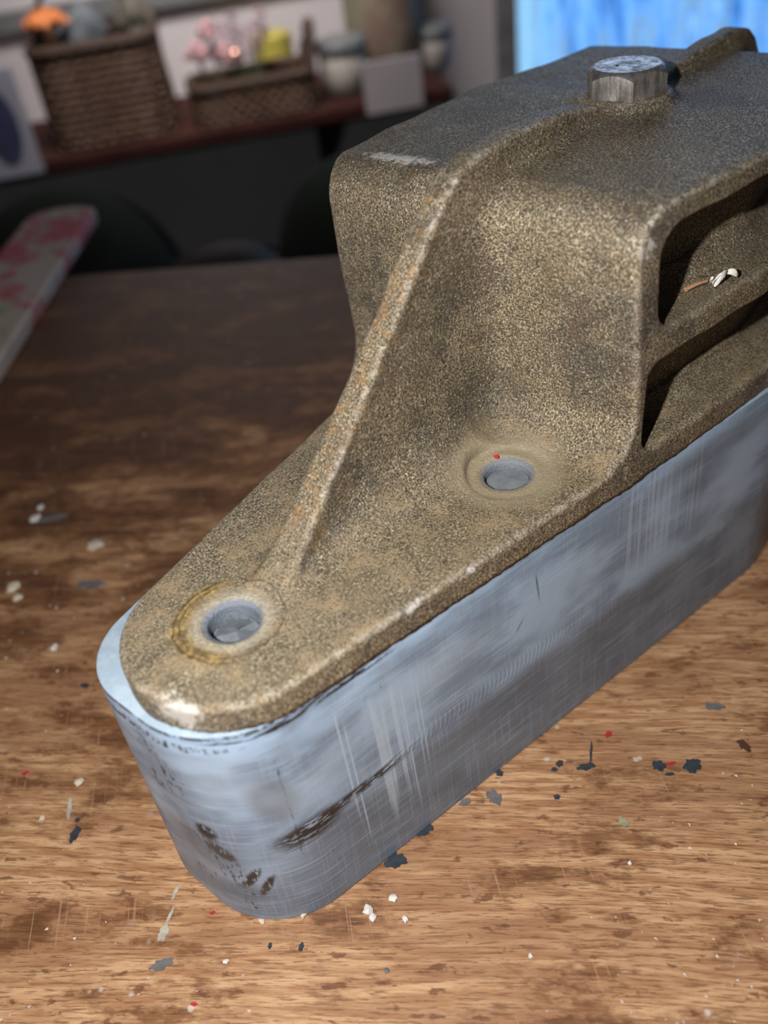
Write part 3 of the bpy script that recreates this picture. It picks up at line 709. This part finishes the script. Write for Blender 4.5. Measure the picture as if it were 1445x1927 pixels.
d = Vector(sb-sa); add_tube(bm, [Vector((0, 0, 0))+d*t+Vector((0, 0, .0015*math.sin(t*3))) for t in (0, .2, .4, .6, .8, 1)], lambda t: .0028-.001*t, 6)
tag(bm_obj('wood_splinter', bm, plain('orange_splinter', (.50, .27, .14), .7, scale=60), None, (sa[0], sa[1], .5245), 0), 'short orange-brown wood splinter beside the curled paper scrap', 'splinter')

# painted board lying at the back left of the bench
p0 = hit(-60, 720); tip = hit(132, 400, .035)
pa = Vector((-.985, 2.0, .0)); pb = Vector((-.905, 3.10, .0))
dv = (pb-pa); Lb = dv.length; rz = math.atan2(dv.y, dv.x)
n = NT('flaking_red_and_white_paint', .6); f = n.noise(n.P, 5.5, 4, .65); f2 = n.noise(n.vm('ADD', n.P, (4, 4, 4)), 9, 4, .6)
c = n.mix(n.mr(f, .44, .54), (.50, .10, .13), (.50, .42, .36)); c = n.mix(n.mr(f2, .52, .62), c, (.36, .34, .25))
n.color(c); n.bump(f2, .3, .01)
bm = bmesh.new(); hwid = .125
pts = [(-.9, -hwid), (Lb-.06, -hwid*.92)]+[(Lb-.06+.075*math.sin(t), -hwid*.92*math.cos(t)) for t in [math.pi*k/10 for k in range(1, 10)]]+[(Lb-.06, hwid*.92), (-.9, hwid)]
add_prism(bm, pts, 0, .045)
tag(bm_obj('painted_board', bm, n.m, None, (pa.x, pa.y, .0), rz, bevel=.008), 'narrow board with flaking red and white paint reaching over the back of the bench', 'board')

# ================================================================== ROOM
SR = math.radians(7.2)
so = Vector((-1.914, 5.485, 0)); es = Vector((math.cos(SR), math.sin(SR), 0)); en = Vector((-math.sin(SR), math.cos(SR), 0))
ZS = -.42                                   # shelf top
DW = 1.0                                    # shelf depth
def sx(px, py, depth=None, z=None):
    """shelf-frame coordinates (along, into) of a pixel on the shelf top"""
    h = Vector(hit(px, py, ZS if z is None else z)); d = h-so; return d.dot(es), d.dot(en)
def rx(px, dep, py=100):
    """along-coordinate where the pixel column crosses the upright plane 'dep' behind the shelf front"""
    r = Vector(ray(px, py)); n_ = en; t = (so+en*dep-Vector(CAMP)).dot(n_)/r.dot(n_); q = Vector(CAMP)+r*t-so; return q.dot(es), q.z
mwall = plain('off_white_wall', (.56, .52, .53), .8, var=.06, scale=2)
mdark = plain('grey_lower_wall', (.30, .30, .33), .8, var=.12, scale=2)  # darker grey for the wall below shelf level
mfloor = plain('dark_floor', (.10, .09, .085), .8, scale=2)
bm = bmesh.new(); add_box(bm, -6, 8, -7.5, 1.1, -.1, 0)
struct(bm_obj('floor', bm, mfloor, None, (so.x, so.y, -3.45), SR, smooth=False))
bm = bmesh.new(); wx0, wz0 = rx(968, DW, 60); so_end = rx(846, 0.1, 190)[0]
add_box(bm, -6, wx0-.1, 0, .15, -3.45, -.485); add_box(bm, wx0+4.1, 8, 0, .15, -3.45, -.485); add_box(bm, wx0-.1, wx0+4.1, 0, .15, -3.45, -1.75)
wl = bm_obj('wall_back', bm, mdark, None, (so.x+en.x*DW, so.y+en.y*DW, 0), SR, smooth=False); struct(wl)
bm = bmesh.new()
wx0, wz0 = rx(968, DW, 60); 
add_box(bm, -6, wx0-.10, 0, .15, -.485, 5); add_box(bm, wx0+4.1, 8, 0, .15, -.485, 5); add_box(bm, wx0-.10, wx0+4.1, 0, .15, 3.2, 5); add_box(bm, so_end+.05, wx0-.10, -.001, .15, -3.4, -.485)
o = bm_obj('wall_back_plaster', bm, mwall, wl, (0, 0, 0), 0, smooth=False)
# shelf
msh = plain('dark_red_shelf_wood', (.040, .013, .010), .75, scale=5)
bm = bmesh.new(); add_box(bm, -4.5, so_end, 0, DW-.01, ZS-.085, ZS)
shelf = tag(bm_obj('wall_shelf', bm, msh, None, (so.x, so.y, 0), SR, bevel=.015), 'long dark red wooden shelf fixed to the wall behind the bench', 'shelf')
for x in (-3.9, -1.0, 2.0):
    bm = bmesh.new(); pts = [(.05, ZS-.09), (DW-.02, ZS-.09), (DW-.02, ZS-.7)]
    a = [bm.verts.new((x-.03, y, z)) for y, z in pts]; b = [bm.verts.new((x+.03, y, z)) for y, z in pts]
    bm.faces.new(a); bm.faces.new(list(reversed(b)))
    for i in range(3): bm.faces.new((a[i], b[i], b[(i+1) % 3], a[(i+1) % 3]))
    bmesh.ops.recalc_face_normals(bm, faces=bm.faces)
    bm_obj('bracket', bm, msh, shelf, (0, 0, 0), 0, smooth=False)
# grey rail on the wall above the things
bm = bmesh.new(); x1, zt1 = rx(660, DW-.03, 12); x0, zt0 = rx(0, DW-.03, 55)
add_box(bm, -5.5, x1, DW-.06, DW-.002, zt0-.03, zt0+.09)
struct(bm_obj('trim_1', bm, plain('grey_rail', (.16, .165, .17), .6), None, (so.x, so.y, 0), SR, bevel=.01))
# window
WX = wx0
win = empty('window_1', (so.x, so.y, 0), SR); win['kind'] = 'structure'
mfr = plain('grey_window_frame', (.20, .19, .20), .6)
zlo, zhi = -1.7, 3.2
for (x0, x1, z0, z1) in ((WX-.14, WX, zlo, zhi), (WX+4.0, WX+4.1, zlo, zhi), (WX, WX+4.0, zlo, zlo+.12), (WX, WX+4.0, zhi-.1, zhi)):
    bm = bmesh.new(); add_box(bm, x0, x1, DW-.08, DW+.12, z0, z1); bm_obj('window_frame', bm, mfr, win, (0, 0, 0), bevel=.01)
n = NT('daylit_window_glass', .2); em = n.b.inputs
n.put(em['Emission Color'], (.45, .72, 1.0)); em['Emission Strength'].default_value = 1.5; n.color((.2, .3, .4))
bm = bmesh.new(); add_box(bm, WX-.02, WX+4.02, DW+.09, DW+.10, zlo+.1, zhi-.05); bm_obj('pane', bm, n.m, win, (0, 0, 0))
# sheer curtain with folds
n = NT('sheer_blue_curtain', .6); X, Y, Z = n.sep(n.P)
k = n.noise(n.com(n.ma('ADD', n.ma('MULTIPLY', X, 3.4), n.ma('MULTIPLY', Z, .35)), n.ma('MULTIPLY', Z, .5)), 2.6, 4, .7)
c = n.ramp(k, [(.34, (.08, .20, .40)), (.43, (.20, .42, .78)), (.50, (.36, .60, .92)), (.56, (.46, .52, .54)), (.62, (.30, .54, .90)), (.68, (.72, .88, .98))])
lft = n.mr(X, WX+.26, WX+.10); c = n.mix(n.ma('MULTIPLY', lft, .75), c, (.72, .95, 1.0))
tr = n.t.nodes.new('ShaderNodeBsdfTranslucent'); n.put(tr.inputs[0], c); n.color(c)
mx = n.t.nodes.new('ShaderNodeMixShader'); mx.inputs[0].default_value = .85
n.L.new(n.b.outputs[0], mx.inputs[1]); n.L.new(tr.outputs[0], mx.inputs[2]); n.L.new(mx.outputs[0], n.t.nodes['Material Output'].inputs[0])
bm = bmesh.new(); prev = None; nn = 260
for i in range(nn+1):
    x = WX+.01+3.98*i/nn; y = DW-.02+.03*math.sin(x*21)+.015*math.sin(x*47+1)
    q = [bm.verts.new((x+.01*math.sin(z*3), y, z)) for z in (zlo+.125, .3, 1.2, 2.2, zhi-.1)]
    if prev:
        for a in range(4): bm.faces.new((prev[a], q[a], q[a+1], prev[a+1]))
    prev = q
cur = bm_obj('window_curtain', bm, n.m, None, (so.x, so.y, 0), SR)
tag(cur, 'sky blue sheer curtain glowing with daylight in the window', 'curtain')

# ------------------------------------------------------------------ things on the shelf
def sl(a, b, z=ZS): p = so+es*a+en*b; return (p.x, p.y, z)
PX = 5.95/FPX                                # model units per pixel at the shelf
def rrect(hx, hy, r, n=8):
    return round_poly([(-hx, -hy), (hx, -hy), (hx, hy), (-hx, hy)], [r]*4, n)
def weave(bm, hx, hy, h, rows, flare=1.08, rr=.1):
    base = rrect(hx, hy, rr, 6); m = 120
    per = [Vector(p) for p in base]; L_ = [0]
    for i in range(len(per)): L_.append(L_[-1]+(per[(i+1) % len(per)]-per[i]).length)
    def at(t):
        d = t*L_[-1]; i = max(k for k in range(len(per)) if L_[k] <= d+1e-9); s = L_[i+1]-L_[i]
        return per[i].lerp(per[(i+1) % len(per)], (d-L_[i])/s if s > 0 else 0)
    rh = h/rows/2
    for r in range(rows):
        f = 1+(flare-1)*(r+.5)/rows; pts = []
        for i in range(m):
            p = at(i/m)*f; w_ = .010*math.sin(i/m*2*math.pi*30+math.pi*r); q = p*(1+w_/max(p.length, .1)); pts.append((q.x, q.y, rh*(2*r+1)))
        add_tube(bm, pts, rh*1.12, 5, True)
    return flare
mw1 = mat_wicker('brown_wicker', (.12, .062, .032), (.06, .030, .015)); mw2 = mat_wicker('dark_wicker', (.055, .027, .014), (.03, .014, .008))
# tall wicker basket
bl = sx(98, 303); br = sx(345, 262); wB = br[0]-bl[0]
bx, by = (bl[0]+br[0])/2, .34
bas = tag(empty('wicker_basket', sl(bx, by), SR), 'tall brown wicker basket with arched handle, at the left of the shelf', 'basket')
hB = .50; hx, hy = wB/2*.90, .26
bm = bmesh.new(); weave(bm, hx, hy, hB, 12, 1.0, .12); bm_obj('weave', bm, mw1, bas)
bm = bmesh.new(); add_prism(bm, rrect(hx*.97, hy*.97, .12), .0, .03); bm_obj('base', bm, mw2, bas)
bm = bmesh.new(); add_tube(bm, [(x*1.02, y*1.02, hB+.02) for x, y in rrect(hx, hy, .12)], .032, 8, True); bm_obj('rim', bm, mw2, bas)
bm = bmesh.new()
add_tube(bm, [(hx*1.03*math.cos(t), 0, hB*.0+.1+.85*math.sin(t)*1.0+.0) for t in [math.pi*k/24 for k in range(25)]], .035, 8); bm_obj('handle', bm, mw2, bas)
for k in range(14):
    a = 2*math.pi*k/14; x = hx*1.0*max(-1, min(1, 1.3*math.cos(a))); y = hy*max(-1, min(1, 1.3*math.sin(a)))
    if k % 2: continue
    bm = bmesh.new(); add_tube(bm, [(x*1.03, y*1.03, 0), (x*1.03, y*1.03, hB)], .014, 6); bm_obj('stake', bm, mw2, bas)
# contents
ZR = ZS+hB
bm = bmesh.new()
for k in range(26):
    a = k*2.4; r = .018*math.sqrt(k); add_lump(bm, (r*math.cos(a), r*math.sin(a), .10+.03*math.cos(r*18)), .045, 500+k, 1, .8)
add_tube(bm, [(0, 0, -.35), (0, 0, .05)], .012, 6)
tag(bm_obj('orange_flower', bm, plain('orange_petals', (.62, .19, .05), .7, scale=20), None, sl(bx-hx+.12, by-.13, ZR+.05), SR), 'round orange flower head standing in the tall wicker basket', 'flower')
bm = bmesh.new(); add_lump(bm, (0, 0, 0), .125, 520, 3, 1.1, .18); 
tag(bm_obj('folded_cloth', bm, plain('blue_grey_cloth', (.11, .125, .145), .85, scale=8), None, sl(bx-.04, by+.02, ZR+.05), SR), 'blue-grey cloth bundled in the tall wicker basket', 'cloth')
bm = bmesh.new(); add_lump(bm, (0, 0, 0), .115, 523, 3, 1.1, .2)
tag(bm_obj('olive_cloth', bm, plain('dark_olive_cloth', (.10, .09, .07), .85, scale=8), None, sl(bx+.26, by+.02, ZR+.06), SR), 'dark olive cloth bundled in the tall basket beside the handle', 'cloth')
# card with a blue oval
cl_ = sx(10, 318); cr_ = sx(78, 328); cw = .30; ch = .56; cx_ = rx(78, -.02, 300)[0]-cw/2
card = tag(empty('greeting_card', sl(cx_, -.022, ZS-.055), SR), 'white upright card with a dark blue oval on the shelf edge, far left', 'card')
bm = bmesh.new(); add_box(bm, -cw/2, cw/2, -.012, .012, 0, ch); bm_obj('sheet', bm, plain('white_card', (.29, .29, .35), .7, var=.08), card, bevel=.004)
bm = bmesh.new()
o_ = [(.095*math.cos(t), .2*math.sin(t)) for t in [2*math.pi*k/32 for k in range(32)]]
a = [bm.verts.new((x-.0, -.0125, z+ch*.5)) for x, z in o_]; b = [bm.verts.new((x-.0, -.019, z+ch*.5)) for x, z in o_]
bm.faces.new(b)
for i in range(32): bm.faces.new((a[i], a[(i+1) % 32], b[(i+1) % 32], b[i]))
bm_obj('oval_print', bm, plain('navy_print', (.035, .04, .10), .6, scale=12), card)
bm = bmesh.new(); add_lathe(bm, [(.12, 0), (.20, .15), (.22, .40), (.17, .60), (.13, .70), (.15, .74)], 28)
tag(bm_obj('pink_vase', bm, plain('pink_glaze', (.55, .27, .27), .5), None, sl(cx_-.23, .40), SR), 'dusky pink vase behind the card at the end of the shelf', 'vase')
# low wicker tray
tl = sx(372, 252); tr_ = sx(622, 226); wT = tr_[0]-tl[0]; tx = (tl[0]+tr_[0])/2; hx2, hy2, hT = wT/2*.93, .19, .19; ty = .24
tray = tag(empty('wicker_tray', sl(tx, ty), SR), 'long low brown wicker basket in the middle of the shelf', 'basket')
bm = bmesh.new(); weave(bm, hx2, hy2, hT, 6, 1.02, .1); bm_obj('weave', bm, mw1, tray)
bm = bmesh.new(); add_prism(bm, rrect(hx2*.96, hy2*.96, .1), 0, .03); bm_obj('base', bm, mw2, tray)
bm = bmesh.new(); add_tube(bm, [(x*1.03, y*1.03, hT+.015) for x, y in rrect(hx2, hy2, .1)], .028, 8, True); bm_obj('rim', bm, mw2, tray)
for s_ in (1,):
    bm = bmesh.new(); add_tube(bm, [(s_*(hx2*1.03-.02+.05*math.sin(t)), .13*math.cos(t)*1.0, hT+.24*math.sin(t)) for t in [math.pi*k/16 for k in range(17)]], .030, 8); bm_obj('handle', bm, mw2, tray)
# pink roses
mst = plain('green_stem', (.10, .13, .07), .7); mro = plain('dusky_pink_petals', (.52, .30, .32), .7, scale=14)
for i, (px, dz, r, nm, lab) in enumerate([(372, .33, .10, 'pink_rose', 'pale pink rose at the left end of the low wicker basket'), (400, .44, .085, 'pink_rose', 'deeper pink rose standing highest in the low wicker basket'), (420, .30, .10, 'pink_rose', 'large pink rose low in the low wicker basket')]):
    a, z_ = rx(px, ty)
    t = tag(empty(nm, sl(a, ty-.04, ZS+.03), SR), lab, 'flower')
    bm = bmesh.new(); add_tube(bm, [(0, 0, 0), (0.01, 0, dz*.5), (0, 0, dz)], .010, 6); bm_obj('stem', bm, mst, t)
    bm = bmesh.new()
    for k in range(12):
        q = k*2.4; rr = r*.12*k**.5*1.1; add_lump(bm, (rr*math.cos(q), rr*math.sin(q), dz+r*.5-.01*k*.5), r*.45, 540+k+20*i, 1, .8)
    bm_obj('petals', bm, mro, t)
a, z_ = rx(441, ty, 100)
t = tag(empty('copper_ball_pick', sl(a, ty-.08, ZS+.03), SR), 'copper bauble on a thin stick above the low wicker basket', 'ornament')
bm = bmesh.new(); add_tube(bm, [(0, 0, 0), (0, 0, z_-ZS-.06)], .008, 6); bm_obj('stick', bm, mst, t)
bm = bmesh.new(); bmesh.ops.create_uvsphere(bm, u_segments=20, v_segments=14, radius=.045); [setattr(v, 'co', v.co+Vector((0, 0, z_-ZS-.03))) for v in bm.verts]
bm_obj('ball', bm, plain('copper', (.75, .42, .34), .25, .8), t)
# dried stems
a, z_ = rx(455, ty, 30)
t = tag(empty('dried_stems', sl(a-.0, ty+.08, ZS+.03), SR), 'mauve dried flower sprigs rising out of the low wicker basket', 'dried flowers')
mdr = plain('mauve_dried_petals', (.30, .20, .24), .8, scale=20)
for k in range(5):
    xx = (k-2)*.055; h_ = z_-ZS-.12+.05*math.sin(k*2); bm = bmesh.new(); add_tube(bm, [(xx*.3, 0, 0), (xx, 0, h_)], .006, 5); s = bm_obj('stem', bm, mst, t)
    bm = bmesh.new()
    for j in range(6): add_lump(bm, (xx+.012*math.sin(j*2), .01*math.cos(j), h_-.03*j+.05), .026, 600+k*7+j, 1)
    bm_obj('blossom', bm, mdr, s)
# glass jar with yellow lid
a, zt1 = rx(507, .72, 62); _, zb1 = rx(507, .72, 170)
jar = tag(empty('yellow_lid_jar', sl(a, .72), SR), 'white jar with a yellow lid and yellow label behind the low basket', 'jar')
hJ = zt1-ZS
bm = bmesh.new(); add_lathe(bm, [(.12, 0), (.145, .02), (.145, hJ-.2), (.12, hJ-.155)], 28); bm_obj('glass', bm, plain('milky_glass', (.50, .46, .44), .3, var=.08), jar)
bm = bmesh.new(); add_lathe(bm, [(.125, hJ-.155), (.13, hJ-.15), (.13, hJ-.01), (.12, hJ)], 28); bm_obj('lid', bm, plain('yellow_lid', (.40, .34, .06), .6), jar)
bm = bmesh.new(); add_lathe(bm, [(.147, hJ-.50), (.147, hJ-.36)], 28, cap=False); bm_obj('band', bm, plain('mustard_label', (.42, .36, .10), .6), jar)
# cream canisters with grey lids
mcr = plain('cream_glaze', (.40, .37, .33), .45, var=.10); mgl = plain('grey_lid', (.13, .14, .145), .5)
for (xl, xr, yb, ytop, dep, lab) in ((612, 684, 205, 74, .30, 'cream canister with flat grey lid next to the low basket handle'), (790, 846, 190, 50, .55, 'cream canister with dark lid at the right of the tall vase')):
    b0, z0 = rx(xl, dep, yb); b1, z1 = rx(xr, dep, ytop); r = (b1-b0)/2; hh = z1-ZS
    t = tag(empty('cream_canister', sl((b0+b1)/2, dep), SR), lab, 'canister')
    bm = bmesh.new(); add_lathe(bm, [(r*.75, 0), (r*.93, .03), (r, .12), (r, hh-.07), (r*.92, hh-.04)], 32); bm_obj('body', bm, mcr, t)
    bm = bmesh.new(); add_lathe(bm, [(r*1.03, hh-.04), (r*1.06, hh-.03), (r*1.06, hh+.015), (r*.98, hh+.03), (r*.3, hh+.032)], 32); bm_obj('lid', bm, mgl, t)
# tall mottled vase
b0, z0 = rx(668, .52, 180); b1, z1 = rx(797, .52, 100); r = (b1-b0)/2
n = NT('mottled_olive_glaze', .5); X, Y, Z = n.sep(n.P); f = n.noise(n.P, 4.0, 4, .6)
n.color(n.mix(n.mr(n.ma('ABSOLUTE', X), .10, .22), n.mix(n.mr(f, .42, .56), (.19, .13, .10), (.23, .20, .14)), (.19, .18, .12)))
bm = bmesh.new(); add_lathe(bm, [(r*.8, 0), (r*.92, .05), (r, .3), (r, .75), (r*.95, .95), (r*.7, 1.1), (r*.6, 1.22), (r*.72, 1.28)], 36)
tag(bm_obj('tall_vase', bm, n.m, None, sl((b0+b1)/2, .56), SR), 'tall mottled olive and brown vase behind the white card', 'vase')
# white card standing in front
c0 = sx(688, 222); c1 = sx(796, 208); b0, _ = rx(684, -.02, 160); b1, _ = rx(795, -.02, 160); _, zt2 = rx(740, -.02, 109); zt2 += .07
card2 = tag(empty('white_card', sl((b0+b1)/2, -.02, ZS-.07), SR), 'blank square white card hanging on the shelf edge in front of the tall vase', 'card')
bm = bmesh.new(); add_box(bm, -(b1-b0)/2, (b1-b0)/2, -.01, .01, 0, zt2-ZS); bm_obj('sheet', bm, plain('blank_card', (.31, .28, .29), .7, var=.05), card2, bevel=.004)
bm = bmesh.new(); add_box(bm, -.05, .05, .009, .02, .06, .16); bm_obj('clip', bm, mgl, card2)

# ------------------------------------------------------------------ dark things on the floor behind the bench
def at_depth(px, py, yy):
    r = ray(px, py); t = yy/r[1]; return CAMP+r*t
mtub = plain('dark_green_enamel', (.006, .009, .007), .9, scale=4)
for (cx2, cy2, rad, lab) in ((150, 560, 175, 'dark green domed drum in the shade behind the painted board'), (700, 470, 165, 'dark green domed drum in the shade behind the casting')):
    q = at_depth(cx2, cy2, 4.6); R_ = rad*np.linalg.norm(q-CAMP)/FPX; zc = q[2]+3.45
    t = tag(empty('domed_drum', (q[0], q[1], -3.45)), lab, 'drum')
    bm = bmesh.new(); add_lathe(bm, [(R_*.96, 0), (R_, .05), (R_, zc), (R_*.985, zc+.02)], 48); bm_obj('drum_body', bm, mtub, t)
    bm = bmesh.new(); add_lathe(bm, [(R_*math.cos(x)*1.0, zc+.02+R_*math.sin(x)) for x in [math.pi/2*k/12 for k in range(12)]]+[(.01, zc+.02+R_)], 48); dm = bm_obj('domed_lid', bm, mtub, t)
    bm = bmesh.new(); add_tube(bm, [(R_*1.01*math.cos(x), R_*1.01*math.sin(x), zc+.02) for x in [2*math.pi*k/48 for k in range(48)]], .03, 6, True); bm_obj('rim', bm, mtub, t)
q = at_depth(425, 520, 3.3)
bm = bmesh.new(); add_lathe(bm, [(.10, -3.45-q[2]), (.12, -3.44-q[2]), (.12, -.06), (.20, -.02), (.21, .03), (.17, .075), (.06, .10), (.01, .102)], 36)
tag(bm_obj('black_stool', bm, plain('black_seat', (.012, .012, .014), .5), None, (q[0], q[1], q[2]), 0), 'black round-topped stool just showing over the back edge of the bench', 'stool')
